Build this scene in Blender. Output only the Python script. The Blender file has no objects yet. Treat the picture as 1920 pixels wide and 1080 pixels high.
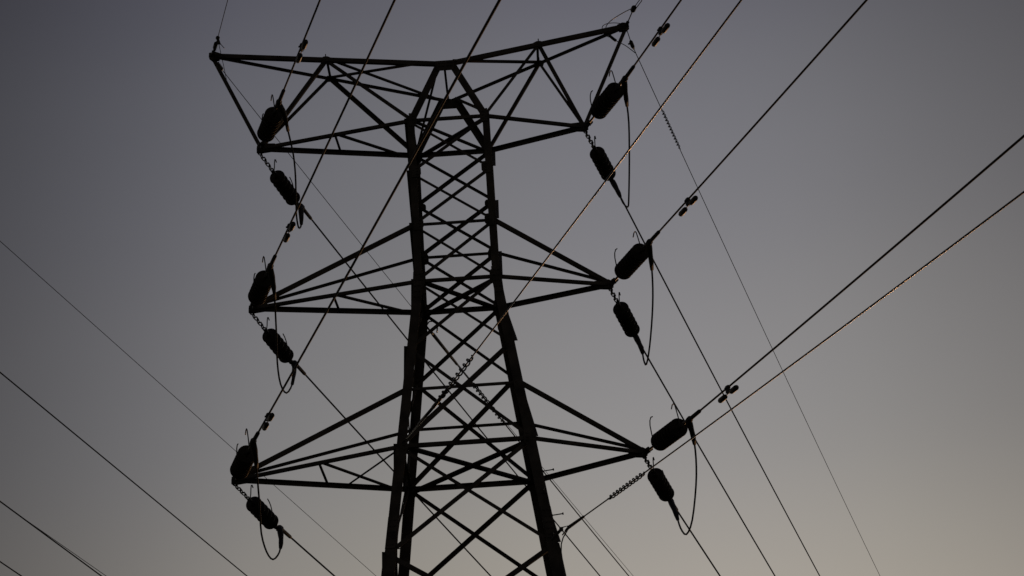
import bpy, math, random
from mathutils import Vector, Matrix
S = bpy.context.scene
DATA = {'cam': {'loc': [0.9768, -36.42, 1.6], 'R': [0.997744, 0.029923, -0.0601], 'U': [0.067076, -0.406122, 0.911354], 'F': [-0.002863, 0.913329, 0.407212], 'f': 4591.59}, 'z': {'B': 20.6949, 'C': 19.7358, 'Mp': 18.7821, 'M': 17.78, 'D': 16.5562, 'Lp': 15.8253, 'L': 14.846, 'E': 13.0423, 'P': 21.7198, 'TL': 22.5317, 'TR': 22.5663}, 'dim': {'taper': 0.1276, 'dB': 0.6509, 'dP': 0.6565, 'tBl': 3.2035, 'tMl': 3.3867, 'tLl': 3.7074, 'tPl': 3.9843, 'tBr': 2.2703, 'tMr': 2.4693, 'tLr': 2.7825, 'tPr': 3.0945, 'nl': 0.5073, 'nr': 0.5113}, 'spans': {'near B left': {'tip': [-3.2035, 0.0, 20.6949], 'end': [-2.6766, -1.8498, 20.5229], 'az': 2.86409, 'm': -0.08241, 'k': 0.0004, 'damper': 2.18}, 'near M left': {'tip': [-3.3867, 0.0, 17.78], 'end': [-2.8783, -1.7849, 17.6739], 'az': 2.86409, 'm': -0.08683, 'k': 0.0004, 'damper': 1.81}, 'near L left': {'tip': [-3.7074, 0.0, 14.846], 'end': [-3.191, -1.8129, 14.7743], 'az': 2.86409, 'm': -0.09121, 'k': 0.0004, 'damper': 1.45}, 'near B right': {'tip': [2.2703, 0.0, 20.6949], 'end': [2.8669, -2.0944, 20.3918], 'az': 2.86409, 'm': -0.08668, 'k': 0.0004, 'damper': 1.89}, 'near M right': {'tip': [2.4693, 0.0, 17.78], 'end': [3.027, -1.9579, 17.5685], 'az': 2.86409, 'm': -0.10162, 'k': 0.0004, 'damper': 1.91}, 'near L right': {'tip': [2.7825, 0.0, 14.846], 'end': [3.3742, -2.0773, 14.5563], 'az': 2.86409, 'm': -0.10415, 'k': 0.0004, 'damper': 1.76}, 'far B left': {'tip': [-3.2035, 0.0, 20.6949], 'end': [-2.7314, 1.9666, 20.5536], 'az': 0.23562, 'm': -0.02037, 'k': 0.0004}, 'far M left': {'tip': [-3.3867, 0.0, 17.78], 'end': [-2.9144, 1.9676, 17.6015], 'az': 0.23562, 'm': -0.02534, 'k': 0.0004}, 'far L left': {'tip': [-3.7074, 0.0, 14.846], 'end': [-3.2325, 1.9782, 14.685], 'az': 0.23562, 'm': -0.01556, 'k': 0.0004}, 'far B right': {'tip': [2.2703, 0.0, 20.6949], 'end': [2.7349, 1.9351, 20.5961], 'az': 0.23562, 'm': -0.02524, 'k': 0.0004}, 'far M right': {'tip': [2.4693, 0.0, 17.78], 'end': [2.8882, 1.745, 17.5673], 'az': 0.23562, 'm': -0.0209, 'k': 0.0004}, 'far L right': {'tip': [2.7825, 0.0, 14.846], 'end': [3.2258, 1.8466, 14.6577], 'az': 0.23562, 'm': -0.01414, 'k': 0.0004}}, 'jump': {'B left': [[-2.6766, -1.8498, 20.5229], [-2.6603, -1.77, 20.515], [-2.6377, -1.6546, 20.5027], [-2.6199, -1.5299, 20.4856], [-2.6127, -1.4068, 20.4648], [-2.6107, -1.2721, 20.4403], [-2.6084, -1.1146, 20.4108], [-2.6022, -0.9197, 20.3739], [-2.5956, -0.7019, 20.3312], [-2.5936, -0.4933, 20.2882], [-2.5986, -0.3069, 20.2479], [-2.6085, -0.129, 20.2082], [-2.6213, 0.0486, 20.1676], [-2.6376, 0.2309, 20.125], [-2.6568, 0.413, 20.0816], [-2.6752, 0.5877, 20.039], [-2.6929, 0.7564, 19.997], [-2.7097, 0.9177, 19.9561], [-2.7213, 1.0596, 19.9194], [-2.7263, 1.1867, 19.8861], [-2.7261, 1.2952, 19.8577], [-2.7199, 1.3619, 19.8413], [-2.7064, 1.3909, 19.8458], [-2.6922, 1.4331, 19.8893], [-2.6866, 1.5081, 19.9796], [-2.697, 1.6509, 20.157], [-2.7166, 1.8342, 20.3867], [-2.7314, 1.9666, 20.5536]], 'M left': [[-2.8783, -1.7849, 17.6739], [-2.8764, -1.6898, 17.6484], [-2.8739, -1.554, 17.6114], [-2.8742, -1.4176, 17.5733], [-2.8777, -1.3073, 17.5417], [-2.8841, -1.1961, 17.5093], [-2.8956, -1.0437, 17.4642], [-2.9144, -0.8229, 17.3976], [-2.9383, -0.5609, 17.3167], [-2.963, -0.2989, 17.2338], [-2.9901, -0.0416, 17.1505], [-3.018, 0.2156, 17.0652], [-3.0387, 0.4455, 16.9872], [-3.0498, 0.6406, 16.9198], [-3.0536, 0.8091, 16.8611], [-3.0487, 0.9477, 16.8132], [-3.0337, 1.0623, 16.776], [-3.0106, 1.1517, 16.7521], [-2.983, 1.2084, 16.7507], [-2.954, 1.2685, 16.7977], [-2.9275, 1.3622, 16.8945], [-2.9086, 1.4676, 17.0107], [-2.9011, 1.5914, 17.1539], [-2.9018, 1.7314, 17.319], [-2.9041, 1.8434, 17.4522], [-2.9067, 1.9078, 17.5293], [-2.9111, 1.9446, 17.5737], [-2.9144, 1.9676, 17.6015]], 'L left': [[-3.191, -1.8129, 14.7743], [-3.1911, -1.7282, 14.7506], [-3.1916, -1.6055, 14.7159], [-3.1954, -1.4706, 14.6768], [-3.2039, -1.3396, 14.638], [-3.2157, -1.196, 14.5949], [-3.2304, -1.0164, 14.5401], [-3.2487, -0.7761, 14.4654], [-3.2697, -0.4997, 14.3775], [-3.2906, -0.238, 14.2923], [-3.3135, -0.0054, 14.215], [-3.3363, 0.2126, 14.1412], [-3.3498, 0.4099, 14.0733], [-3.3498, 0.5887, 14.0119], [-3.3406, 0.749, 13.9578], [-3.3257, 0.8817, 13.9145], [-3.3063, 0.988, 13.8826], [-3.2818, 1.0709, 13.8634], [-3.2539, 1.1295, 13.8639], [-3.2235, 1.1932, 13.9016], [-3.1951, 1.2818, 13.9756], [-3.1755, 1.3766, 14.0634], [-3.1689, 1.4788, 14.1653], [-3.172, 1.5943, 14.2839], [-3.1804, 1.7036, 14.3973], [-3.196, 1.8084, 14.5069], [-3.2171, 1.9085, 14.6118], [-3.2325, 1.9782, 14.685]], 'B right': [[2.8669, -2.0944, 20.3918], [2.8753, -1.9747, 20.3726], [2.8876, -1.8017, 20.3441], [2.9007, -1.6134, 20.312], [2.9155, -1.4298, 20.2798], [2.9313, -1.2309, 20.2437], [2.9432, -0.995, 20.1991], [2.9488, -0.7015, 20.1414], [2.9502, -0.3702, 20.0734], [2.9494, -0.039, 20.0023], [2.9467, 0.3059, 19.925], [2.9417, 0.6508, 19.8443], [2.9359, 0.9169, 19.78], [2.932, 1.0647, 19.7434], [2.9275, 1.1338, 19.7265], [2.9165, 1.168, 19.7222], [2.8959, 1.2049, 19.7455], [2.8718, 1.2683, 19.8112], [2.8501, 1.3422, 19.8932], [2.8341, 1.4212, 19.9855], [2.8206, 1.5133, 20.0958], [2.8045, 1.6114, 20.2129], [2.7806, 1.7272, 20.3499], [2.7539, 1.8491, 20.4941], [2.7349, 1.9351, 20.5961]], 'M right': [[3.027, -1.9579, 17.5685], [3.0385, -1.8504, 17.5426], [3.0547, -1.6936, 17.504], [3.0691, -1.5144, 17.4588], [3.0801, -1.314, 17.4069], [3.0891, -1.0908, 17.3476], [3.0944, -0.868, 17.287], [3.0953, -0.6577, 17.2287], [3.0922, -0.4474, 17.1694], [3.0852, -0.2226, 17.1049], [3.0732, 0.0394, 17.0284], [3.057, 0.3161, 16.946], [3.0397, 0.5544, 16.8738], [3.0218, 0.7434, 16.8162], [3.0029, 0.8944, 16.7705], [2.9854, 0.9879, 16.7439], [2.9709, 1.0192, 16.7501], [2.962, 1.0722, 16.808], [2.9559, 1.1407, 16.885], [2.9541, 1.2149, 16.9695], [2.9552, 1.3057, 17.0739], [2.9501, 1.4042, 17.1865], [2.9314, 1.5242, 17.3211], [2.9065, 1.6536, 17.4652], [2.8882, 1.745, 17.5673]], 'L right': [[3.3742, -2.0773, 14.5563], [3.3957, -1.9646, 14.5293], [3.4261, -1.8023, 14.4895], [3.4531, -1.6299, 14.4454], [3.4728, -1.461, 14.4004], [3.489, -1.2812, 14.3511], [3.501, -1.0872, 14.2968], [3.5088, -0.8803, 14.2377], [3.5122, -0.6585, 14.1734], [3.5093, -0.4142, 14.1015], [3.4989, -0.1179, 14.013], [3.4818, 0.2017, 13.9159], [3.4602, 0.4657, 13.8351], [3.4336, 0.6498, 13.781], [3.403, 0.7819, 13.7466], [3.3723, 0.8639, 13.734], [3.3444, 0.9188, 13.7597], [3.3216, 1.003, 13.8335], [3.3034, 1.1008, 13.9248], [3.292, 1.206, 14.0264], [3.2854, 1.3281, 14.147], [3.2763, 1.4543, 14.2718], [3.2595, 1.5966, 14.4115], [3.2399, 1.7434, 14.5558], [3.2258, 1.8466, 14.6577]]}, 'cab': {'fibre near left': {'root': [-0.9894, -1.0203, 14.8849], 'start': [-0.3912, -3.1204, 14.6276], 'az': 2.86409, 'm': -0.08618, 'k': 0.0004, 'coil': [0.32, 2.47]}, 'fibre near right': {'root': [1.3802, -1.2911, 13.1549], 'start': [1.4735, -1.6187, 13.1565], 'az': 2.86409, 'm': -0.13368, 'k': 0.0004, 'coil': [2.07, 3.75]}, 'fibre far left': {'root': [-0.5987, 0.6796, 17.5549], 'start': [-0.5025, 1.0805, 17.5726], 'az': 0.23562, 'm': -0.00164, 'k': 0.0004, 'coil': [2.28, 4.43]}, 'shield near left': {'root': [-3.9843, 0.0, 22.5317], 'start': [-3.8019, -0.6404, 22.5043], 'az': 2.86409, 'm': 0.02986, 'k': 0.0004}, 'shield near right': {'root': [3.0945, 0.0, 22.5663], 'start': [3.2352, -0.4938, 22.6443], 'az': 2.86409, 'm': -0.10848, 'k': 0.0004}, 'shield far left': {'root': [-3.9843, 0.0, 22.5317], 'start': [-3.885, 0.4137, 22.5139], 'az': 0.23562, 'm': -0.00563, 'k': 0.0004}, 'shield far right': {'root': [3.0945, 0.0, 22.5663], 'start': [3.1871, 0.3855, 22.4464], 'az': 0.23562, 'm': -0.01422, 'k': 0.0004, 'coil': [2.47, 4.12]}, 'other shield': {'root': [-8.8967, 5.8248, 22.1399], 'start': [-8.8967, 5.8248, 22.1399], 'az': 0.23562, 'm': -0.00262, 'k': 0}, 'other top': {'root': [-8.8619, 5.9697, 19.4763], 'start': [-8.8619, 5.9697, 19.4763], 'az': 0.23562, 'm': -0.02173, 'k': 0}, 'other mid': {'root': [-8.8291, 6.1066, 16.9593], 'start': [-8.8291, 6.1066, 16.9593], 'az': 0.23562, 'm': -0.02885, 'k': 0}, 'other fibre': {'root': [-8.8289, 6.1072, 16.9491], 'start': [-8.8289, 6.1072, 16.9491], 'az': 0.23562, 'm': -0.01128, 'k': 0}, 'other low': {'root': [-8.8141, 6.1687, 15.8174], 'start': [-8.8141, 6.1687, 15.8174], 'az': 0.23562, 'm': -0.0226, 'k': 0}}, 'loopA': [[3.2352, -0.4938, 22.6443], [3.2193, -0.4768, 22.647], [3.1975, -0.4538, 22.6508], [3.1716, -0.4262, 22.6553], [3.1431, -0.3959, 22.6598], [3.1138, -0.3646, 22.6638], [3.0854, -0.334, 22.6667], [3.0564, -0.3022, 22.6688], [3.025, -0.2678, 22.6704], [2.9928, -0.2323, 22.6715], [2.9612, -0.1973, 22.6721], [2.9318, -0.1645, 22.6721], [2.9061, -0.1355, 22.6714], [2.8842, -0.1105, 22.6702], [2.8648, -0.0881, 22.6686], [2.8476, -0.0678, 22.6664], [2.8323, -0.0491, 22.6635], [2.8183, -0.0315, 22.66], [2.8055, -0.0143, 22.6555], [2.7935, 0.0023, 22.6507], [2.7826, 0.0181, 22.6455], [2.7732, 0.0331, 22.6397], [2.7656, 0.0473, 22.633], [2.7602, 0.0611, 22.6253], [2.7574, 0.075, 22.6166], [2.7575, 0.0898, 22.6069], [2.7604, 0.1059, 22.5965], [2.7656, 0.123, 22.586], [2.7726, 0.1407, 22.5756], [2.7809, 0.1585, 22.5658], [2.79, 0.1759, 22.5568], [2.8005, 0.1933, 22.5487], [2.8131, 0.2115, 22.5413], [2.827, 0.2302, 22.5346], [2.8416, 0.249, 22.5287], [2.8562, 0.2672, 22.5233], [2.8703, 0.2845, 22.5184], [2.8833, 0.3003, 22.5142], [2.8957, 0.3148, 22.5108], [2.9083, 0.329, 22.508], [2.9214, 0.3435, 22.5057], [2.9359, 0.3591, 22.5037], [2.9524, 0.3767, 22.5016], [2.9716, 0.3967, 22.5], [2.9931, 0.4187, 22.4991], [3.016, 0.4418, 22.4984], [3.0392, 0.4653, 22.4975], [3.0616, 0.4882, 22.4962], [3.0821, 0.5098, 22.4938], [3.1008, 0.5302, 22.4905], [3.1184, 0.5502, 22.4863], [3.1353, 0.5697, 22.4817], [3.1516, 0.5887, 22.4768], [3.1674, 0.6074, 22.472], [3.183, 0.6256, 22.4674], [3.1992, 0.6443, 22.4627], [3.2159, 0.6639, 22.4577], [3.2322, 0.6829, 22.4527], [3.2471, 0.7004, 22.4481], [3.2596, 0.7151, 22.4442], [3.2688, 0.7258, 22.4414]], 'loopB': [[3.0345, -0.06, 22.5963], [3.0215, -0.0532, 22.6032], [3.0035, -0.0438, 22.6129], [2.9822, -0.0326, 22.6244], [2.9592, -0.0207, 22.6363], [2.9363, -0.0089, 22.6474], [2.9152, 0.002, 22.6565], [2.8954, 0.0121, 22.664], [2.8752, 0.0224, 22.6711], [2.8551, 0.0326, 22.6773], [2.8355, 0.0426, 22.6826], [2.8168, 0.052, 22.6867], [2.7994, 0.0609, 22.6893], [2.783, 0.0693, 22.6907], [2.7671, 0.0776, 22.691], [2.7521, 0.0854, 22.6901], [2.7385, 0.0928, 22.688], [2.7265, 0.0996, 22.6846], [2.7165, 0.1058, 22.6797], [2.7087, 0.1115, 22.6734], [2.7026, 0.1172, 22.6656], [2.6983, 0.1228, 22.6568], [2.6955, 0.1284, 22.6473], [2.6943, 0.1341, 22.6375], [2.6944, 0.1398, 22.6275], [2.6963, 0.1458, 22.6172], [2.7, 0.1524, 22.6063], [2.7052, 0.1593, 22.5952], [2.7116, 0.1665, 22.5843], [2.7188, 0.1736, 22.5739], [2.7265, 0.1805, 22.5644], [2.735, 0.1875, 22.5553], [2.7449, 0.195, 22.5465], [2.7556, 0.2025, 22.5382], [2.7666, 0.2098, 22.5308], [2.7774, 0.2165, 22.5249], [2.7875, 0.2224, 22.5207], [2.7975, 0.2277, 22.5189], [2.808, 0.2328, 22.5195], [2.8183, 0.2378, 22.5217], [2.8278, 0.2424, 22.5245], [2.8358, 0.2462, 22.5272], [2.8416, 0.249, 22.5287]], 'bolt': ([1.0698, -1.1007, 14.2549], [1.1655, -1.1964, 13.5049])}

# ------------------------------------------------------------------ camera
cd = DATA['cam']
cam = bpy.data.cameras.new('camera'); co = bpy.data.objects.new('camera', cam); S.collection.objects.link(co)
R, U, F = Vector(cd['R']), Vector(cd['U']), Vector(cd['F'])
co.matrix_world = Matrix(((R.x, U.x, -F.x, cd['loc'][0]), (R.y, U.y, -F.y, cd['loc'][1]), (R.z, U.z, -F.z, cd['loc'][2]), (0, 0, 0, 1)))
cam.sensor_width = 36; cam.lens = cd['f']/1920*36; cam.clip_start = .1; cam.clip_end = 6000
S.camera = co
S.cycles.pixel_filter_width = 1.9
# ------------------------------------------------------------------ sky
SUN_EL, SUN_AZ = math.radians(2.5), math.radians(13.5)      # azimuth clockwise from +Y
w = bpy.data.worlds.new('World'); S.world = w; w.use_nodes = True
nt = w.node_tree; nt.nodes.clear(); N = nt.nodes.new; L = nt.links.new
def math_node(op, a, b=None, c=None, clamp=False):
    n = N('ShaderNodeMath'); n.operation = op; n.use_clamp = clamp
    for i, v in enumerate((a, b, c)):
        if v is None: continue
        if isinstance(v, (int, float)): n.inputs[i].default_value = v
        else: L(v, n.inputs[i])
    return n.outputs[0]
sky = N('ShaderNodeTexSky'); sky.sky_type = 'NISHITA'; sky.sun_disc = False
sky.sun_elevation = SUN_EL; sky.sun_rotation = SUN_AZ; sky.air_density = 1.0; sky.dust_density = 3.5; sky.ozone_density = 1.0
hs = N('ShaderNodeHueSaturation'); hs.inputs['Saturation'].default_value = .16; L(sky.outputs[0], hs.inputs['Color'])
# dusk haze over the Nishita sky: colour by height, brightness by bearing, afterglow with lens vignetting painted in at both sides
tc = N('ShaderNodeTexCoord'); sx = N('ShaderNodeSeparateXYZ'); L(tc.outputs['Generated'], sx.inputs[0])
def ramp(fac, stops):
    n = N('ShaderNodeValToRGB'); e = n.color_ramp.elements
    while len(e) < len(stops): e.new(.5)
    for el, (p, c) in zip(e, stops): el.position = p; el.color = (*c, 1)
    n.color_ramp.interpolation = 'CARDINAL'
    L(fac, n.inputs[0]); return n.outputs[0]
SKY_ELEV = [(0.0, (0.5252, 0.4146, 0.2674)), (0.12, (0.4482, 0.3685, 0.2625)), (0.26, (0.3502, 0.3071, 0.2431)), (0.33, (0.2611, 0.2487, 0.2391)), (0.41, (0.2038, 0.2004, 0.2169)), (0.49, (0.1405, 0.1402, 0.1671)), (0.56, (0.0745, 0.0709, 0.1031)), (0.75, (0.0536, 0.0525, 0.0804)), (1.0, (0.041, 0.0411, 0.066))]
SKY_AZ = [(-180.0, (0.1269, 0.1272, 0.1362)), (-60.0, (0.155, 0.1554, 0.1665)), (-28.0, (0.2396, 0.2402, 0.2573)), (-14.0, (0.2819, 0.2826, 0.3027)), (-8.0, (0.674, 0.6809, 0.7011)), (-2.0, (0.9273, 0.9285, 0.9059)), (4.0, (1.0, 1.0, 1.0)), (9.0, (0.8133, 0.8118, 0.7917)), (14.0, (0.4944, 0.4872, 0.4799)), (28.0, (0.4202, 0.4142, 0.4079)), (60.0, (0.2966, 0.2923, 0.2879)), (180.0, (0.1269, 0.1272, 0.1362))]
elev = ramp(math_node('MAXIMUM', sx.outputs[2], 0.0), SKY_ELEV)
az = math_node('ARCTAN2', sx.outputs[0], sx.outputs[1])                    # 0 = +Y, clockwise
gl = ramp(math_node('MULTIPLY_ADD', az, .5/math.pi, .5), [(a_/360+.5, v_) for a_, v_ in SKY_AZ])
mul = N('ShaderNodeMix'); mul.data_type = 'RGBA'; mul.blend_type = 'MULTIPLY'; mul.inputs[0].default_value = 1
L(elev, mul.inputs[6]); L(gl, mul.inputs[7])
add = N('ShaderNodeMix'); add.data_type = 'RGBA'; add.blend_type = 'MIX'; add.inputs[0].default_value = .12
L(mul.outputs[2], add.inputs[6]); 
hs2 = N('ShaderNodeMix'); hs2.data_type='RGBA'; hs2.blend_type='MULTIPLY'; hs2.inputs[0].default_value=1; hs2.inputs[7].default_value=(.12,.12,.12,1)
L(hs.outputs[0], hs2.inputs[6]); L(hs2.outputs[2], add.inputs[7])
# faint uneven haze layers, about one per cent either way
mp = N('ShaderNodeMapping'); mp.inputs['Scale'].default_value = (2.2, 2.2, 7); L(tc.outputs['Generated'], mp.inputs[0])
nz = N('ShaderNodeTexNoise'); nz.inputs['Scale'].default_value = 1.6; nz.inputs['Detail'].default_value = 3; L(mp.outputs[0], nz.inputs[0])
bg = N('ShaderNodeBackground'); L(math_node('MULTIPLY_ADD', nz.outputs[0], .10, .95), bg.inputs[1]); L(add.outputs[2], bg.inputs[0])
wo = N('ShaderNodeOutputWorld'); L(bg.outputs[0], wo.inputs[0])
# ------------------------------------------------------------------ sun
sl = bpy.data.lights.new('sun', 'SUN'); sl.energy = 0.25; sl.angle = math.radians(.5); sl.color = (1, .50, .20)
so = bpy.data.objects.new('sun', sl); S.collection.objects.link(so)
sd = Vector((math.sin(SUN_AZ)*math.cos(SUN_EL), math.cos(SUN_AZ)*math.cos(SUN_EL), math.sin(SUN_EL)))
so.rotation_euler = sd.to_track_quat('Z', 'Y').to_euler(); so.location = (60, 30, 40)
S.view_settings.view_transform = 'Standard'; S.view_settings.look = 'None'; S.view_settings.exposure = 0; S.view_settings.gamma = 1
# ------------------------------------------------------------------ materials
def mat(name, base, rough, metal, var=.3, scale=6, spec=.5, coat=0, bump=0, bscale=40):
    m = bpy.data.materials.new(name); m.use_nodes = True; t = m.node_tree; b = t.nodes['Principled BSDF']
    b.inputs['Roughness'].default_value = rough; b.inputs['Metallic'].default_value = metal
    b.inputs['Specular IOR Level'].default_value = spec; b.inputs['Coat Weight'].default_value = coat
    c = t.nodes.new('ShaderNodeTexCoord'); n = t.nodes.new('ShaderNodeTexNoise'); n.inputs['Scale'].default_value = scale; n.inputs['Detail'].default_value = 6
    r = t.nodes.new('ShaderNodeValToRGB'); r.color_ramp.elements[0].position = .3; r.color_ramp.elements[1].position = .7
    r.color_ramp.elements[0].color = (*[v*(1-var) for v in base], 1); r.color_ramp.elements[1].color = (*[v*(1+var) for v in base], 1)
    t.links.new(c.outputs['Object'], n.inputs[0]); t.links.new(n.outputs[0], r.inputs[0]); t.links.new(r.outputs[0], b.inputs['Base Color'])
    if bump:
        n2 = t.nodes.new('ShaderNodeTexNoise'); n2.inputs['Scale'].default_value = bscale; bp = t.nodes.new('ShaderNodeBump'); bp.inputs['Strength'].default_value = bump
        t.links.new(c.outputs['Object'], n2.inputs[0]); t.links.new(n2.outputs[0], bp.inputs['Height']); t.links.new(bp.outputs[0], b.inputs['Normal'])
    return m
STEEL = mat('weathered_steel', (.095, .083, .072), .8, 0, .45, 4, .12, bump=.1)
STEEL2 = mat('galvanised_fittings', (.06, .055, .05), .42, .3, .3, 12, .35)
PORC = mat('glazed_porcelain', (.034, .026, .022), .5, 0, .2, 9, .2)
ALU = mat('weathered_aluminium', (.05, .047, .044), .62, 0, .25, 30, .25)
RUBBER = mat('black_cable_jacket', (.02, .019, .018), .24, 0, .2, 10, .22)
CONC = mat('concrete', (.30, .29, .27), .9, 0, .2, 3, bump=.3)
GRASS = mat('dry_grass', (.055, .055, .028), .95, 0, .5, .35, .1, bump=.6, bscale=3)
# ------------------------------------------------------------------ mesh helpers
class MB:
    def __init__(s): s.v = []; s.f = []
    def add(s, vs, fs):
        o = len(s.v); s.v += [tuple(v) for v in vs]; s.f += [tuple(i+o for i in f) for f in fs]; return s
    def box_frame(s, o, ex, ey, ez):
        c = [o + ex*i + ey*j + ez*k for k in (0, 1) for j in (0, 1) for i in (0, 1)]
        f = [(0,2,3,1),(4,5,7,6),(0,1,5,4),(2,6,7,3),(0,4,6,2),(1,3,7,5)]
        if ex.cross(ey).dot(ez) < 0: f = [q[::-1] for q in f]
        return s.add(c, f)
    def box(s, c, hx, hy, hz, ax=Vector((1,0,0)), ay=Vector((0,1,0)), az=Vector((0,0,1))):
        return s.box_frame(c-ax*hx-ay*hy-az*hz, ax*2*hx, ay*2*hy, az*2*hz)
    def tube(s, pts, r, n=8, cap=True):
        pts = [Vector(p) for p in pts]; rs = r if isinstance(r, (list, tuple)) else [r]*len(pts)
        t = (pts[1]-pts[0]).normalized(); u = t.orthogonal().normalized(); o = len(s.v)
        for i, p in enumerate(pts):
            a = pts[max(i-1, 0)]; b = pts[min(i+1, len(pts)-1)]; t2 = (b-a).normalized() if (b-a).length > 1e-9 else t
            u = (u - t2*u.dot(t2)).normalized(); v = t2.cross(u)
            for k in range(n):
                an = 2*math.pi*k/n; s.v.append(tuple(p + (u*math.cos(an)+v*math.sin(an))*rs[i]))
        for i in range(len(pts)-1):
            for k in range(n):
                a = o+i*n+k; b = o+i*n+(k+1) % n; s.f.append((a, b, b+n, a+n))
        if cap:
            s.f.append(tuple(o+k for k in range(n))[::-1]); s.f.append(tuple(o+(len(pts)-1)*n+k for k in range(n)))
        return s
    def lathe(s, prof, origin, axis, n=24):     # prof: (along, radius)
        axis = axis.normalized(); u = axis.orthogonal().normalized(); v = axis.cross(u); o = len(s.v)
        for a, r in prof:
            for k in range(n):
                an = 2*math.pi*k/n; s.v.append(tuple(origin+axis*a+(u*math.cos(an)+v*math.sin(an))*max(r, 1e-4)))
        for i in range(len(prof)-1):
            for k in range(n):
                a = o+i*n+k; b = o+i*n+(k+1) % n; s.f.append((a, b, b+n, a+n))
        s.f.append(tuple(o+k for k in range(n))[::-1]); s.f.append(tuple(o+(len(prof)-1)*n+k for k in range(n)))
        return s
    def angle(s, p, q, a, nrm, flip=1, b=None, t=None, ext=0):
        """L section bar: one flange (width a) lies square to nrm, centred on pq; the other (depth b) runs back along -nrm"""
        p = Vector(p); q = Vector(q); d = (q-p).normalized(); p = p-d*ext; q = q+d*ext; t = t or max(.006, a*.1); b = a*.85 if b is None else b
        n = Vector(nrm); n = (n-d*n.dot(d)).normalized(); sd = d.cross(n)*flip
        o = p-sd*(a/2)
        prof = [(0,0),(a,0),(a,-t),(t,-t),(t,-b),(0,-b)]
        vs = [o+sd*x+n*y for x, y in prof]+[o+(q-p)+sd*x+n*y for x, y in prof]
        fs = [(i, (i+1) % 6, (i+1) % 6+6, i+6) for i in range(6)]+[(5,4,3,0),(3,2,1,0),(6,9,10,11),(6,7,8,9)]
        if flip > 0: fs = [f[::-1] for f in fs]
        s.add(vs, fs); return s
    def plate(s, pts, nrm, t):
        nrm = Vector(nrm).normalized(); k = len(pts); pts = [Vector(p) for p in pts]
        vs = [p+nrm*t/2 for p in pts]+[p-nrm*t/2 for p in pts]
        return s.add(vs, [tuple(range(k)), tuple(range(2*k-1, k-1, -1))]+[(i, i+k, (i+1) % k+k, (i+1) % k) for i in range(k)])
    def bolts(s, pts, nrm, r=.014, h=.02):
        for p in pts: s.tube([Vector(p), Vector(p)+Vector(nrm).normalized()*h], r, 6)
        return s
    def build(s, name, m, parent=None, smooth=False):
        me = bpy.data.meshes.new(name); me.from_pydata(s.v, [], s.f); me.materials.append(m); me.validate()
        import bmesh
        bm = bmesh.new(); bm.from_mesh(me); bmesh.ops.recalc_face_normals(bm, faces=bm.faces); bm.to_mesh(me); bm.free()
        if smooth:
            for p in me.polygons: p.use_smooth = True
        o = bpy.data.objects.new(name, me); S.collection.objects.link(o)
        if parent: o.parent = parent
        return o
def empty(name, loc=(0,0,0)):
    o = bpy.data.objects.new(name, None); o.empty_display_size = .3; S.collection.objects.link(o); o.location = loc; return o
def tag(o, label, cat, group=None):
    o['label'] = label; o['category'] = cat
    if group: o['group'] = group
    return o
def copy_part(src, parent):
    c = src.copy(); S.collection.objects.link(c); c.parent = parent
    return c
V = Vector
# ------------------------------------------------------------------ ground
g = MB(); n = 48; rad = [0, 20, 60, 150, 400, 1000, 3000]
g.v.append((0, 0, 0))
for r in rad[1:]:
    for k in range(n): g.v.append((r*math.cos(2*math.pi*k/n), r*math.sin(2*math.pi*k/n), 0))
for k in range(n): g.f.append((0, 1+k, 1+(k+1) % n))
for i in range(len(rad)-2):
    for k in range(n): g.f.append((1+i*n+k, 1+(i+1)*n+k, 1+(i+1)*n+(k+1) % n, 1+i*n+(k+1) % n))
gr = g.build('ground', GRASS); gr['kind'] = 'structure'
# ------------------------------------------------------------------ lattice tower
Z = DATA['z']; D = DATA['dim']; W0 = .62; D0 = D['dB']; TP = D['taper']
def hw(z): return W0 + TP*max(0, Z['M']-z)
def hd(z): return D0 + TP*max(0, Z['M']-z)
def corner(sx, sy, z): return V((sx*hw(z), sy*hd(z), z))
tower = empty('lattice_tower')
tag(tower, 'dark steel lattice transmission tower with six V-ended cross arms and a raised V-shaped top beam', 'power pylon')
def legw(z): return .115 if z > Z['M'] else .135 + .016*(Z['M']-z)*.6
# legs: corner of the angle faces outwards
def leg_mesh(sx, sy):
    m = MB(); t = .014
    lv = [0, Z['E'], Z['L'], Z['M'], Z['B']+.05]
    prev = None
    for i in range(len(lv)-1):
        z0, z1 = lv[i], lv[i+1]
        a = {0: .20, 1: .165, 2: .15, 3: .118}[i]
        p0, p1 = corner(sx, sy, z0), corner(sx, sy, z1)
        for k in (0, 1):
            # flange in XZ (k=0) and YZ (k=1)
            off = V((sx*a/2, sy*.02, 0)) if k == 0 else V((sx*a/2, sy*.02, 0))
            c0, c1 = p0+off, p1+off
            if k == 0:
                ex = V((-sx*a, 0, 0)); ey = V((0, -sy*t, 0))
            else:
                ex = V((-sx*t, 0, 0)); ey = V((0, -sy*a, 0)); c0 = c0+V((0, -sy*t, 0)); c1 = c1+V((0, -sy*t, 0)); ey = V((0, -sy*(a-t), 0))
            vs = [c0, c0+ex, c0+ex+ey, c0+ey, c1, c1+ex, c1+ex+ey, c1+ey]
            m.add(vs, [(0,1,2,3),(4,7,6,5),(0,4,5,1),(1,5,6,2),(2,6,7,3),(3,7,4,0)])
    return m
names = {(-1,-1): 'left leg on the camera side', (1,-1): 'right leg on the camera side', (-1,1): 'left leg on the far side', (1,1): 'right leg on the far side'}
LEG = {}
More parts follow.
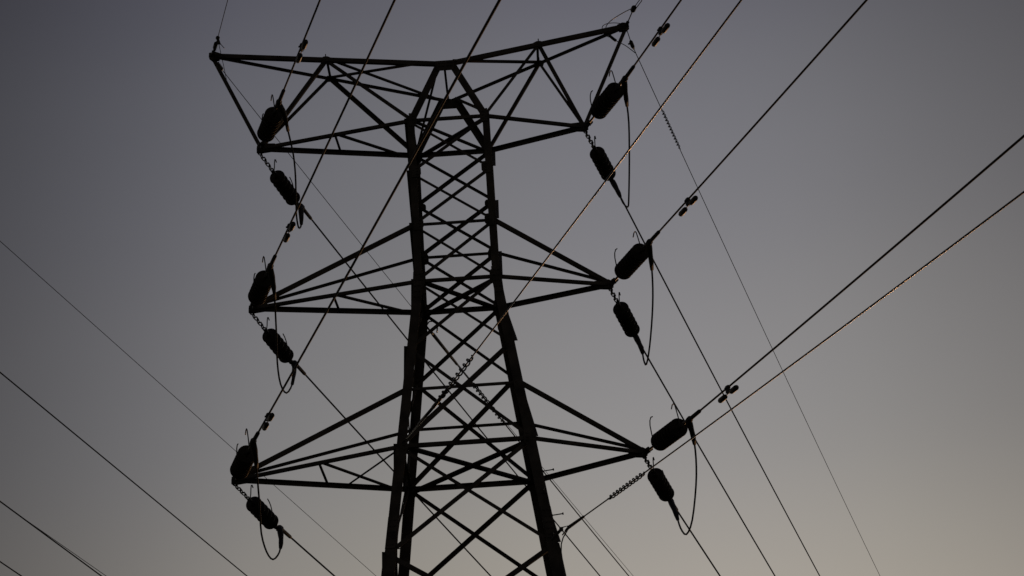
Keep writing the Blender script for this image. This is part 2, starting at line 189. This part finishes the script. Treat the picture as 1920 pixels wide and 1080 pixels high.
for (sx, sy), nm in names.items():
    o = leg_mesh(sx, sy).build('leg', STEEL, tower); LEG[sx, sy] = o
    f = MB(); c = corner(sx, sy, 0)
    f.lathe([(-.6, .42), (.12, .42), (.28, .32), (.30, .30)], V((c.x+sx*.05, c.y, 0)), V((0, 0, 1)), 20)
    f.build('footing', CONC, o)
    for z in (Z['M']-.1, Z['E']+.35, 6.6):      # bolted splice plates lapped over the leg joints
        a = .15; p = corner(sx, sy, z)+V((sx*.07, sy*.02, 0)); m = MB(); h = .26
        tl = V((-sx*TP, -sy*TP, 1)) if z < Z['M']-.2 else V((-sx*TP*.5, -sy*TP*.5, 1))
        c0 = p + V((sx*.004, sy*.004, 0))-tl*h
        m.box_frame(c0, V((-sx*(a-.01), 0, 0)), V((0, sy*.012, 0)), tl*2*h)
        m.box_frame(c0+V((0, -sy*.002, 0)), V((sx*.012, 0, 0)), V((0, -sy*(a-.02), 0)), tl*2*h)
        for i in range(5):
            for q in (.03, .10):
                m.bolts([c0+tl*(.06+i*.1)+V((-sx*q, sy*.012, 0))], V((0, sy, 0)), .013, .02)
        m.build('splice_plate', STEEL, o)
# step bolts up the near right leg and the far left leg
def step_bolts(sx, sy, z0):
    z = z0; i = 0
    while z > 2.5:
        if i == 4: z -= .375; i += 1; continue
        p = corner(sx, sy, z)
        q, d = (p+V((sx*.07, .0, 0)), V((sx, 0, .10))) if i % 2 == 0 else (p+V((sx*.02, sy*.02, 0)), V((0, sy, .10)))
        m = MB(); m.tube([q, q+d*.175], .0095, 8).tube([q+d*.165, q+d*.185], .019, 8).tube([q+d*.0, q+d*.02], .018, 6)
        m.build('step_bolt', STEEL2, LEG[sx, sy]); z -= .375; i += 1
step_bolts(1, -1, DATA['bolt'][0][2])
step_bolts(-1, 1, DATA['bolt'][0][2]-.35)
# face bracing
GL = [Z['B'], Z['C'], Z['Mp'], Z['M'], Z['D'], Z['L'], Z['E'], 10.7, 7.6, 4.0, .5]
for i in range(len(GL)-1):
    zt, zb_ = GL[i], GL[i+1]
    big = i >= 4
    for sy in (-1, 1):
        for k, sx in enumerate((-1, 1)):
            a = (.058 if k == 0 else .043) if not big else (.07 if k == 0 else .055)
            if sy < 0 and i == 4 and k == 0: a = .085
            y_in = .0 if k == 0 else -.03
            p = corner(sx, sy, zb_)+V((0, sy*y_in, .03)); q = corner(-sx, sy, zt)+V((0, sy*y_in, -.03))
            if i == 6:      # below the bend of the bracing each face has a diamond instead of a cross
                c_ = corner(-1, sy, zt-.84).lerp(corner(1, sy, zt-.84), .5)
                for p, q in ((corner(sx, sy, zt-.02), c_), (c_, corner(sx, sy, zb_))):
                    MB().angle(p, q, .07, (0, sy, 0), sx).build('diagonal_brace', STEEL, tower)
                continue
            m = MB().angle(p, q, a, (0, sy, 0), 1 if (sx*sy > 0) else -1)
            m.bolts([p+(q-p)*.05, q+(p-q)*.05, (p+q)/2], (0, sy, 0), .012, .03)
            m.build('diagonal_brace', STEEL, tower)
    for sx in (-1, 1):
        for k, sy in enumerate((-1, 1)):      # side faces; one bar of each pair turns its flange outwards
            a = .05 if not big else .06
            if k == 0:   # top at near leg -> bottom far leg on left ; mirrored on right so that its foot is on the near leg
                n0 = 1 if sx < 0 else -1
                lo = .056 if zt > Z['M']+.1 else .068; p = corner(sx, -n0, zt)+V((sx*lo, 0, 0)); q = corner(sx, n0, zb_)+V((sx*lo, 0, 0))
                m = MB().angle(p, q, a, (-sx, 0, 0), 1, b=.055, ext=.03)
            else:
                n0 = -1 if sx < 0 else 1
                p = corner(sx, -n0, zt)+V((sx*.035, 0, 0)); q = corner(sx, n0, zb_)+V((sx*.035, 0, 0))
                m = MB().angle(p, q, a, (sx, 0, 0), 1, b=.04)
            m.build('diagonal_brace', STEEL, tower)
def strut(p, q, a, nrm, flip=1, parent=None, name='horizontal_strut', b=None):
    m = MB().angle(p, q, a, nrm, flip, b)
    d = (V(q)-V(p)).normalized(); m.bolts([V(p)+d*.04, V(p)+d*.09, V(q)-d*.04, V(q)-d*.09], nrm, .012, .02)
    return m.build(name, STEEL, parent or tower)
for lv, an, af in (('B', .052, .072), ('Mp', .04, .04), ('M', .054, .074), ('Lp', .042, .042), ('L', .064, .078)):
    z = Z[lv]
    for sy, a in ((-1, an), (1, af)):
        yo = V((0, sy*.008, 0))
        strut(corner(-1, sy, z)+yo, corner(1, sy, z)+yo, a, (0, sy, 0), -1 if sy < 0 else -1)
    for sx in (-1, 1):
        strut(corner(sx, -1, z-.03), corner(sx, 1, z-.03), min(an, .05), (sx, 0, 0), -1 if sx > 0 else 1)
for z in (10.7, 7.6, 4.0):
    for sy in (-1, 1): strut(corner(-1, sy, z), corner(1, sy, z), .06, (0, sy, 0), -1)
    for sx in (-1, 1): strut(corner(sx, -1, z), corner(sx, 1, z), .06, (sx, 0, 0), -1 if sx > 0 else 1)
# plan bracing (seen from below)
for lv in ('B', 'M', 'L'):
    z = Z[lv]-.01
    a1, a2 = {'B': (.055, .082), 'M': (.10, .10), 'L': (.12, .12)}[lv]
    strut(corner(-1, -1, z), corner(1, 1, z-.02), a1, (0, 0, -1), 1, name='plan_brace', b=.03)
    strut(corner(-1, 1, z-.06), corner(1, -1, z-.05), a2, (0, 0, -1), 1, name='plan_brace', b=.03)
# gusset plates where braces meet the legs, near and far faces
for lv in ('C', 'Mp', 'M', 'D', 'B', 'L'):
    z = Z[lv]
    for sy in (-1, 1):
        for sx in (-1, 1):
            if lv in ('D',) : continue
            c = corner(sx, sy, z)+V((0, sy*.03, 0)); h = .11 if lv in ('Mp', 'C') else .12
            wi = .125 if lv == 'Mp' or lv == 'C' else .10
            if sy > 0 and lv == 'C': h = .07
            pts = [c+V((sx*.03, 0, h)), c+V((-sx*wi*.8, 0, h*.9)), c+V((-sx*wi, 0, h*.4)), c+V((-sx*wi, 0, -h*.5)), c+V((-sx*wi*.7, 0, -h)), c+V((sx*.03, 0, -h))]
            m = MB().plate(pts, (0, 1, 0), .01)
            m.bolts([c+V((-sx*wi*.5, sy*.005, h*u)) for u in (-.5, 0, .5)], (0, sy, 0), .012, .018)
            m.build('gusset_plate', STEEL, tower)
# cross arms
ARMT = {}
for lv in ('B', 'M', 'L'):
    for sx, sd_ in ((-1, 'l'), (1, 'r')):
        z = Z[lv]; tip = V((sx*D['t'+lv+sd_], 0, z)); ARMT[lv, sx] = tip
        m = MB()      # end plates
        for yy in (-.028, .028):
            pts = [tip+V((-sx*.26, yy, .07)), tip+V((-sx*.26, yy, -.05)), tip+V((-sx*.02, yy, -.075)), tip+V((sx*.045, yy, -.04)), tip+V((sx*.045, yy, .04)), tip+V((-sx*.03, yy, .085))]
            m.plate(pts, (0, 1, 0), .012)
        m.box(tip+V((-sx*.12, 0, .0)), .11, .022, .012)
        m.bolts([tip+V((-sx*u, -.034, .0)) for u in (.05, .12, .2)], (0, -1, 0), .016, .02)
        m.tube([tip+V((0, -.07, 0)), tip+V((0, .07, 0))], .022, 10)
        arm = m.build('cross_arm', STEEL, tower)
        nrm_ = {}
        for sy, a in ((-1, .056), (1, .075)):
            p = corner(sx, sy, z)+V((0, sy*.01, 0)); q = tip+V((-sx*.03, sy*.035, 0))
            MB().angle(p, q, a, (0, sy, 0), (1 if sx > 0 else -1)*(-1), ext=0).build('chord', STEEL, arm)
        if lv != 'B':
            zz = Z[lv+'p']
            for sy, a in ((-1, .068), (1, .045)):
                p = corner(sx, sy, zz)+V((sx*.03, sy*.01, 0)); q = tip+V((-sx*.06, sy*.02, .06))
                MB().angle(p, q, a, (0, sy, 0), (1 if sx > 0 else -1)*(-1)).build('hanger', STEEL, arm)
        # bottom-face lacing: on the left arms only, as in the photo
        if sx < 0:
            f0 = {'B': .49, 'M': .50, 'L': .48}[lv]
            pn = corner(sx, -1, z).lerp(tip, f0+.01); pf = corner(sx, 1, z).lerp(tip, f0-.0)
            MB().angle(pn, pf+V((.02, .05, -.02)), .034, (0, 0, -1), 1, b=.03).build('lacing', STEEL, arm)
            pf2 = corner(sx, 1, z).lerp(tip, .1)
            MB().angle(pn+V((.02, 0, 0)), pf2, .052 if lv != 'L' else .045, (0, 0, -1), 1, b=.03).build('lacing', STEEL, arm)
            if lv == 'L':
                MB().angle(corner(sx, -1, z-.03), corner(sx, 1, z-.03).lerp(tip, .38), .04, (0, 0, -1), 1, b=.03).build('lacing', STEEL, arm)
# peak and top beam
dP = D['dP']; ZP = Z['P']
AP = {sy: V((0, sy*dP, ZP)) for sy in (-1, 1)}
for sy in (-1, 1):
    for sx in (-1, 1):
        p = corner(sx, sy, Z['B']-.02); q = AP[sy]+V((sx*.13, 0, -.06))
        MB().angle(p, q, .118, (0, sy, 0), 1 if sx*sy > 0 else -1, ext=.02).build('peak_leg', STEEL, tower)
    c = AP[sy]+V((0, sy*.02, -.03))
    m = MB().plate([c+V((-.17, 0, .075)), c+V((-.17, 0, -.02)), c+V((-.15, 0, -.11)), c+V((.13, 0, -.11)), c+V((.15, 0, -.03)), c+V((.15, 0, .075))], (0, 1, 0), .012)
    m.bolts([c+V((u, sy*.006, v)) for u in (-.1, -.04, .04, .1) for v in (-.03, .03)], (0, sy, 0), .013, .02)
    m.build('gusset_plate', STEEL, tower)
strut(AP[-1]+V((0, 0, -.02)), AP[1]+V((0, 0, -.02)), .045, (1, 0, 0), 1)
strut(AP[-1]+V((-.2, .02, -.25)), corner(-1, 1, Z['B']+.1), .04, (-1, 0, 0), 1, name='diagonal_brace')
strut(AP[1]+V((.12, -.02, 0)), corner(1, -1, Z['B']+.05), .06, (0, 0, -1), 1, name='diagonal_brace')
TT = {}; NODE = {}
for sx, sd_, zt in ((-1, 'l', Z['TL']), (1, 'r', Z['TR'])):
    tip = V((sx*D['tP'+sd_], 0, zt)); TT[sx] = tip; t = D['n'+sd_]
    m = MB()
    for yy in (-.03, .03):
        m.plate([tip+V((-sx*.15, yy, .03)), tip+V((-sx*.12, yy, -.08)), tip+V((0, yy, -.085)), tip+V((sx*.055, yy, -.03)), tip+V((sx*.05, yy, .055)), tip+V((-sx*.06, yy, .07))], (0, 1, 0), .012)
    m.tube([tip+V((sx*.01, -.08, 0)), tip+V((sx*.01, .08, 0))], .024, 10)
    m.bolts([tip+V((-sx*.07, -.036, .0)), tip+V((-sx*.03, -.036, -.04))], (0, -1, 0), .016, .02)
    beam = m.build('earth_wire_arm', STEEL, tower)
    for sy, a in ((-1, .075), (1, .047)):
        nd = AP[sy].lerp(tip, t); NODE[sx, sy] = nd
        MB().angle(AP[sy]+V((sx*.05, sy*.012, 0)), tip+V((-sx*.03, sy*.036, 0)), a, (0, sy, 0), (1 if sx > 0 else -1)*(-1), ext=0).build('chord', STEEL, beam)
        # V braces of the near / far face
        ba, bc = (.068, .05) if sy < 0 else (.046, .072)
        at = ARMT['B', sx]
        MB().angle(nd+V((0, sy*.006, 0)), at+V((-sx*.05, sy*.02, .06)), ba, (0, sy, 0), 1).build('face_brace', STEEL, beam)
        MB().angle(nd+V((0, sy*.006, 0)), corner(sx, sy, Z['B']+.03), bc, (0, sy, 0), -1).build('face_brace', STEEL, beam)
        m = MB().plate([nd+V((-.09, sy*.012, .03)), nd+V((-.06, sy*.012, -.06)), nd+V((.06, sy*.012, -.06)), nd+V((.09, sy*.012, .03)), nd+V((.03, sy*.012, .06)), nd+V((-.03, sy*.012, .06))], (0, 1, 0), .01)
        m.bolts([nd+V((0, sy*.015, 0)), nd+V((.05, sy*.015, 0)), nd+V((-.05, sy*.015, 0))], (0, sy, 0), .013, .02)
        m.tube([nd+V((.0, 0, .03)), nd+V((0, 0, .11))], .009, 6)
        m.build('gusset_plate', STEEL, beam)
    MB().angle(tip+V((-sx*.02, 0, -.05)), ARMT['B', sx]+V((0, 0, .06)), .066 if sx < 0 else .056, (0, -1, 0), 1).build('end_post', STEEL, beam)
    MB().angle(NODE[sx, -1], NODE[sx, 1], .05, (sx, 0, 0), 1).build('lacing', STEEL, beam)
    MB().angle(NODE[sx, 1], AP[-1]+V((sx*(.45 if sx < 0 else .15), 0, .02)), .05, (0, 0, -1), 1, b=.03 if sx < 0 else .06).build('lacing', STEEL, beam)
    if sx < 0: MB().angle(NODE[sx, -1]+V((.1, 0, -.03)), AP[1]+V((-.08, 0, -.03)), .044, (0, 0, -1), 1, b=.03).build('lacing', STEEL, beam)
# ------------------------------------------------------------------ insulator strings
def disc_mesh(r, pitch):
    m = MB()
    prof = [(0, .038), (.02, .048), (.034, .050), (.040, .08), (.046, r*.76), (.054, r*.90), (.062, r*.96), (.070, r*.99), (.078, r), (.086, r*.985), (.095, r*.94), (.101, r*.88), (.098, r*.86), (.103, r*.80), (.103, r*.74), (.088, r*.66), (.103, r*.58), (.103, r*.50), (.090, r*.40), (.112, .028), (.146, .016)]
    return m.lathe([(a*pitch/.146, b) for a, b in prof], V((0, 0, 0)), V((1, 0, 0)), 32)
def frame_for(p0, p1):
    x = (V(p1)-V(p0)).normalized(); y = V((0, 0, 1)).cross(x).normalized(); z = x.cross(y)
    return Matrix(((x.x, y.x, z.x, p0[0]), (x.y, y.y, z.y, p0[1]), (x.z, y.z, z.z, p0[2]), (0, 0, 0, 1)))
disc_near = disc_mesh(.150, .130); disc_far = disc_mesh(.136, .155)
shared = {}
def insulator_string(p0, p1, near, label, fit):
    root = empty('insulator_string'); Lc = (V(p1)-V(p0)).length; root.matrix_world = frame_for(p0, p1)
    n, pitch, mid = fit
    x0 = Lc*mid-n*pitch/2; x1 = x0+n*pitch
    # hardware between the arm and the first disc
    m = MB()
    if not near: m.box(V((.0, 0, .012)), .05, .012, .035)
    if near:
        m.box(V((.12, 0, 0)), .085, .012, .05); m.box(V((.21, 0, 0)), .05, .055, .012)
        m.tube([V((.02, 0, 0)), V((.08, 0, 0))], .022, 8); m.tube([V((.24, 0, 0)), V((x0+.01, 0, 0))], .019, 8); m.box(V((x0-.08, 0, 0)), .06, .03, .02)
        m.bolts([V((.1, .012, .02)), V((.16, .012, -.02))], (0, 1, 0), .015, .03)
    else:
        x = .02
        while x < x0-.12:     # chain of shackles and clevises, each turned a quarter
            q = len(m.v) % 2
            m.tube([V((x, .03, 0)), V((x+.09, .026, 0)), V((x+.12, 0, 0)), V((x+.09, -.026, 0)), V((x, -.03, 0))], .010, 6)
            m.tube([V((x, -.034, 0)), V((x, .034, 0))], .013, 8)
            x += .105
            m.tube([V((x, 0, .03)), V((x+.07, 0, .026)), V((x+.1, 0, 0)), V((x+.07, 0, -.026)), V((x, 0, -.03))], .010, 6)
            m.tube([V((x, 0, -.034)), V((x, 0, .034))], .013, 8)
            x += .095
        m.tube([V((x-.02, 0, 0)), V((x0+.02, 0, 0))], .017, 8)
        m.box(V((x0-.10, 0, 0)), .055, .03, .016)
    m.build('shackle_link', STEEL2, root)
    for i in range(n):
        key = near
        if key not in shared:
            shared[key] = (disc_near if near else disc_far).build('insulator_disc', PORC, root, True); o = shared[key]
        else: o = copy_part(shared[key], root)
        o.location = (x0+i*pitch, 0, 0)
    # arcing horns with hooked ends, both rising above the string
    horns = {(1, True): [(-.02, 0), (-.12, .10), (-.18, .22), (-.24, .36), (-.235, .44), (-.18, .48), (-.10, .47)], (-1, True): [(0, 0), (.05, .15), (.12, .27), (.19, .38), (.25, .42), (.31, .415), (.36, .36)],
             (1, False): [(0, 0), (.03, .12), (.035, .22), (.05, .28), (.085, .30), (.13, .27)], (-1, False): [(0, 0), (.05, .1), (.12, .2), (.19, .28), (.26, .32), (.34, .34)]}
    for s, xb in ((1, Lc*(.26 if near else .37)), (-1, Lc*(.81 if near else .93))):
        MB().tube([V((xb+s*a, 0, b)) for a, b in horns[s, near]], .0095, 8).build('arcing_horn', STEEL2, root, True)
    m = MB()   # socket clevis and dead-end clamp eye
    m.tube([V((x1-.01, 0, 0)), V((Lc-.15, 0, 0))], .017, 8).box(V((x1+.07, 0, 0)), .04, .028, .028).box(V((Lc-.10, 0, 0)), .075, .04, .014).tube([V((Lc-.03, 0, -.045)), V((Lc-.03, 0, .045))], .018, 8)
    m.box(V((x1+.16, 0, 0)), .05, .014, .032)
    m.build('dead_end_clevis', STEEL2, root)
    tag(root, label, 'insulator', 'porcelain insulator strings on the cross arms')
def wpt(e, s): return V(e['end'] if 'end' in e else e['start'])+V((math.sin(e['az'])*s, math.cos(e['az'])*s, e['m']*s+e['k']*s*s))
def curve_pts(e, s0, s1, step=2.0):
    n = max(2, int((s1-s0)/step)); return [wpt(e, s0+(s1-s0)*i/n) for i in range(n+1)]
def stranded(m, pts, r, n=10):  # cable surface
    return m.tube(pts, r, n)
LV = {'B': 'upper', 'M': 'middle', 'L': 'lower'}
for key, e in DATA['spans'].items():
    span, lv, side = key.split(); nr = span == 'near'
    ip0, ip1 = V(e['tip']), V(e['end'])
    if not nr: ip0 += V((-.025, .0, -.045)); ip1 += V((-.03, 0, -.02)) if side == 'left' else V((-.005, 0, 0))
    insulator_string(ip0, ip1, nr, ('larger black insulator string pointing up and right from the %s %s arm tip' if nr else 'black insulator string slanting down and right below the %s %s arm tip') % (LV[lv], side),
        (6, .155, .645) if not nr else (8, .130, .565) if side == 'right' else (7, .130, {'B': .545, 'M': .51, 'L': .475}[lv]))
    c = MB(); stranded(c, curve_pts(e, .1, 30, 1)+curve_pts(e, 31, 180, 4), .0150)
    o = c.build('conductor', ALU, None, True)
    tag(o, ('thick wire rising out of the frame from the %s %s arm tip' if nr else 'wire running down to the right into the distance from the %s %s arm') % (LV[lv], side), 'power line', 'conductor wires of the tower')
    d = (wpt(e, .4)-wpt(e, 0)).normalized(); b = wpt(e, 0); m = MB()
    m.lathe([(-.02, .02), (.0, .045), (.07, .05), (.10, .036), (.14, .032), (.50, .030), (.56, .018)], b, d, 14)
    m.build('dead_end_sleeve', ALU, o, True)
    if nr:
        s = e['damper']; c = wpt(e, s); d = (wpt(e, s+.3)-wpt(e, s-.3)).normalized(); dn = V((0, 0, -1)); sdv = d.cross(V((0, 0, 1))).normalized()
        st = empty('vibration_damper', c)
        m = MB(); m.box(V((0, 0, -.03)), .032, .026, .055, d, sdv, V((0, 0, 1))); m.tube([-d*.035, d*.035], .034, 12); m.bolts([V((0, 0, -.02))+sdv*.02], sdv, .014, .03)
        m.build('clamp', STEEL2, st)
        off = V((0, 0, -.10)); m = MB().tube([-d*.26+off, -d*.1+off+V((0, 0, .008)), d*.1+off+V((0, 0, .008)), d*.26+off], .008, 8); m.build('messenger_cable', STEEL2, st, True)
        for sg in (-1, 1):
            m = MB(); m.lathe([(.11, .012), (.115, .026), (.13, .036), (.16, .040), (.33, .041), (.36, .034), (.372, .018)], off, d*sg, 16); m.build('weight', STEEL2, st, True)
        tag(st, 'two-weight damper clamped under the rising wire of the %s %s arm' % (LV[lv], side), 'damper', 'vibration dampers on the conductors')
for key, pts in DATA['jump'].items():
    lv, side = key.split(); P = [V(p) for p in pts]
    Q = P
    o = MB().tube(Q, .0150, 10).build('jumper_cable', ALU, None, True)
    tag(o, 'slack jumper cable looping between the two insulator strings of the %s %s arm' % (LV[lv], side), 'power line', 'jumper loops under the arm tips')
    for seq in (Q, Q[::-1]):
        acc = [seq[0]]; L_ = 0; rs = []
        pts2 = [seq[0]]
        for i in range(1, len(seq)):
            L_ += (seq[i]-seq[i-1]).length; pts2.append(seq[i])
            if L_ > .62: break
        k = len(pts2); rad_ = [(.050 if i < k*.35 else .040 if i < k*.7 else .028) for i in range(k)]
        MB().tube(pts2, rad_, 12).build('jumper_terminal', ALU, o, True)
# ------------------------------------------------------------------ fibre cables, shield wires and the neighbouring line
def helix(e, s0, s1, turns, R_, r):
    n = turns*14; pts = []
    for i in range(n+1):
        s = s0+(s1-s0)*i/n; c = wpt(e, s); d = (wpt(e, s+.1)-wpt(e, s-.1)).normalized(); u = d.cross(V((0, 0, 1))).normalized(); v = d.cross(u); a = 2*math.pi*turns*i/n
        rr = R_*min(1, .35+i/14*.65, .35+(n-i)/14*.65)
        pts.append(c+(u*math.cos(a)+v*math.sin(a))*rr)
    return MB().tube(pts, r, 7)
C = DATA['cab']
def cable(name, e, r, length, matl, label, cat, group=None, s0=0, back=0, root=True):
    pts = []
    if back: pts += [wpt(e, -back+back*i/20) for i in range(20)]
    elif root: pts += [V(e['root']), V(e['root']).lerp(V(e['start']), .5)]
    pts += curve_pts(e, 0 if back or root else s0, 30, 1)+curve_pts(e, 32, length, 4)
    return tag(MB().tube(pts, r, 8).build(name, matl, None, True), label, cat, group)
def dead_end(parent, e, r, ln=.5):
    p = V(e['start']); d = (wpt(e, .3)-p).normalized(); q = V(e['root'])
    m = MB(); m.lathe([(-.04, r*1.2), (0, r*2.2), (.06, r*2.2), (ln, r*1.7), (ln+.05, r)], p, d, 10)
    m.tube([q.lerp(p, .55), p], r*1.8, 8); m.build('dead_end_grip', STEEL2, parent, True)
e = C['fibre near left']; o = cable('fibre_cable', e, .0105, 150, RUBBER, 'thin black cable rising from the left legs across the tower to the top edge', 'cable'); dead_end(o, e, .013, .9)
tag(helix(e, e['coil'][0], e['coil'][1], 10, .034, .0115).build('spiral_damper', STEEL2, None, True), 'larger spiral damper between the tower legs, leaning up to the right', 'damper')
e = C['fibre near right']; o = cable('fibre_cable', e, .0105, 150, RUBBER, 'thin black cable from the bracket low on the right leg, rising to the right', 'cable'); dead_end(o, e, .012, .8)
tag(helix(e, e['coil'][0], e['coil'][1], 11, .028, .0100).build('spiral_damper', STEEL2, None, True), 'spiral damper on the cable beside the lowest right insulator string', 'damper')
p = V(e['start'])
m = MB().tube([p+V((-.27, .06, -.16)), p+V((-.10, .0, -.01))], .024, 8); m.box(p+V((-.11, 0, -.02)), .03, .02, .03)
br = m.build('cable_bracket', STEEL2, LEG[1, -1])
a = p+V((-.10, 0, .005)); MB().tube([a, p+V((.02, -.01, .03)), p+V((-.065, 0, -.12)), a], .011, 8).build('thimble', STEEL2, o)
pts = [p+V((.02, -.01, .02)), p+V((-.03, 0, -.06)), p+V((-.09, .0, -.15)), p+V((-.125, .0, -.25)), p+V((-.135, .0, -.37)), p+V((-.12, .01, -.62)), p+V((-.09, .0, -.87))]
zc = pts[-1].z-.4; off = pts[-1]-corner(1, -1, pts[-1].z)
while zc > 1: pts.append(corner(1, -1, zc)+off+V((.012*math.sin(zc*2.3), 0, 0))); zc -= .6
tag(MB().tube(pts, .0095, 8).build('downlead_cable', RUBBER, None, True), 'slack thin cable drooping from the bracket and down the right leg', 'cable')
pts = []; zc = Z['Lp']+.25
while zc > 1:
    pts.append(corner(-1, 1, zc)+V((-.085-.05*math.sin((zc-Z['Lp'])*2.6), -.2, 0))); zc -= .2
tag(MB().tube(pts, .0105, 8).build('downlead_cable', RUBBER, None, True), 'slack thin cable hanging in the gap between the two left legs', 'cable')
e = C['fibre far left']; o = cable('fibre_cable', e, .0125, 220, RUBBER, 'thin cable from the left legs below the middle arms, falling to the lower right', 'cable'); dead_end(o, e, .014, 1.4)
tag(helix(e, e['coil'][0], e['coil'][1], 12, .032, .011).build('spiral_damper', STEEL2, None, True), 'small spiral damper between the tower legs leaning down to the right, near the right leg', 'damper')
lp = V(e['root']); m = MB().tube([lp+V((.0, 0, 0)), lp+V((.06, .02, .09)), lp+V((.14, .04, .10)), lp+V((.19, .1, .05)), lp+V((.17, .2, -.04))], .012, 8); m.build('slack_loop', RUBBER, o, True)
for nm, lab in (('shield near left', 'thinnest wire rising from the top left corner of the tower out of the frame'), ('shield near right', 'thin wire rising from the top right corner of the tower out of the frame'),
                ('shield far left', 'hair-thin earth wire from the top left corner of the tower down behind it'), ('shield far right', 'hair-thin earth wire from the top right corner of the tower to the bottom right')):
    e = C[nm]; o = cable('shield_wire', e, .0062 if 'left' in nm else .0072, 220 if 'far' in nm else 150, ALU, lab, 'power line', 'earth wires of the tower')
    p = V(e['start']); d = (wpt(e, .3)-p).normalized(); q = V(e['root']); m = MB()
    up = V((0, 0, 1))
    if nm == 'shield near left':
        m.tube([q.lerp(p, .12), q.lerp(p, .28)], .03, 8).tube([q.lerp(p, .30)+V((-.03, 0, 0)), q.lerp(p, .36)+V((.03, 0, 0)), q.lerp(p, .42)+V((-.02, 0, 0))], .012, 6)
        m.tube([q.lerp(p, .45), q.lerp(p, .50), q.lerp(p, .72), q.lerp(p, .8)], [.014, .036, .036, .014], 10)
        m.lathe([(-.02, .02), (0, .035), (.03, .035), (.06, .012)], p, d, 8)
        m.plate([p+V((-.01, 0, 0)), p+V((-.02, 0, -.11)), p+V((.055, 0, -.12)), p+V((.02, 0, .01))], (0, 1, 0), .02)
        m.tube([p+V((.04, 0, -.10)), p+V((.11, .02, -.19))], .006, 6)
        m.tube([p+V((.01, 0, -.05)), p+V((.02, .25, -.16)), p+V((.03, .5, -.25)), p+V((.03, .85, -.33))], .0055, 6)
    elif nm == 'shield near right':
        m.tube([q, q.lerp(p, .25)], .03, 8).tube([q.lerp(p, .2), q.lerp(p, .8)], .010, 6).tube([q.lerp(p, .76), q.lerp(p, .85), p, p+d*.06], [.02, .045, .045, .015], 10)
        m.tube([p+d*.0+V((.03, 0, -.02)), p+d*.25+V((.05, 0, 0)), p+d*.55], .008, 6)
    elif nm == 'shield far left':
        m.tube([q.lerp(p, .2), q.lerp(p, .6)], .02, 6).tube([q.lerp(p, .55), q.lerp(p, .65), p, p+d*.05], [.012, .035, .038, .012], 10)
        m.bolts([q.lerp(p, .7), q.lerp(p, .85)], (0, 0, 1), .012, .06)
    else:
        m.tube([q.lerp(p, .2), p], .008, 6).tube([q.lerp(p, .8), q.lerp(p, .9), p+d*.1, p+d*.2], [.012, .034, .034, .012], 10)
        m.bolts([p+V((-.01, 0, 0))], (-1, 0, 0), .014, .05)
    m.build('wire_clamp', STEEL2, o)
    if nm == 'shield far right':
        tag(helix(e, e['coil'][0], e['coil'][1], 13, .022, .008).build('spiral_damper', STEEL2, None, True), 'small spiral damper on the earth wire right of the top right insulator string', 'damper')
o = MB().tube([V(p) for p in DATA['loopA']], .0075, 8).build('jumper_cable', RUBBER, None, True)
tag(o, 'small slack wire loop hanging left of the top right corner of the tower', 'cable')
MB().tube([V(p) for p in DATA['loopB']], .0065, 8).build('ground_lead', RUBBER, o, True)
q = [V(p) for p in DATA['loopA'][32:41]]; MB().tube(q, .026, 10).build('wire_connector', STEEL2, o, True)
lab = {'other shield': ('hair-thin wire crossing the lower left, topmost wire at the left edge', .0065, 'shield_wire'), 'other top': ('thicker wire crossing the bottom left corner, second from the top', .0135, 'conductor'),
       'other mid': ('dark wire low in the bottom left corner with a hair-thin wire just above it', .0135, 'conductor'), 'other fibre': ('hair-thin wire almost touching the dark wire in the bottom left corner', .006, 'fibre_cable'),
       'other low': ('lowest wire, cutting the extreme bottom left corner', .0125, 'conductor')}
for nm, (lb, r, kind) in lab.items():
    e = C[nm]; cable(kind, e, r, 250, ALU, lb, 'power line', 'wires of the neighbouring line at left', back=70)
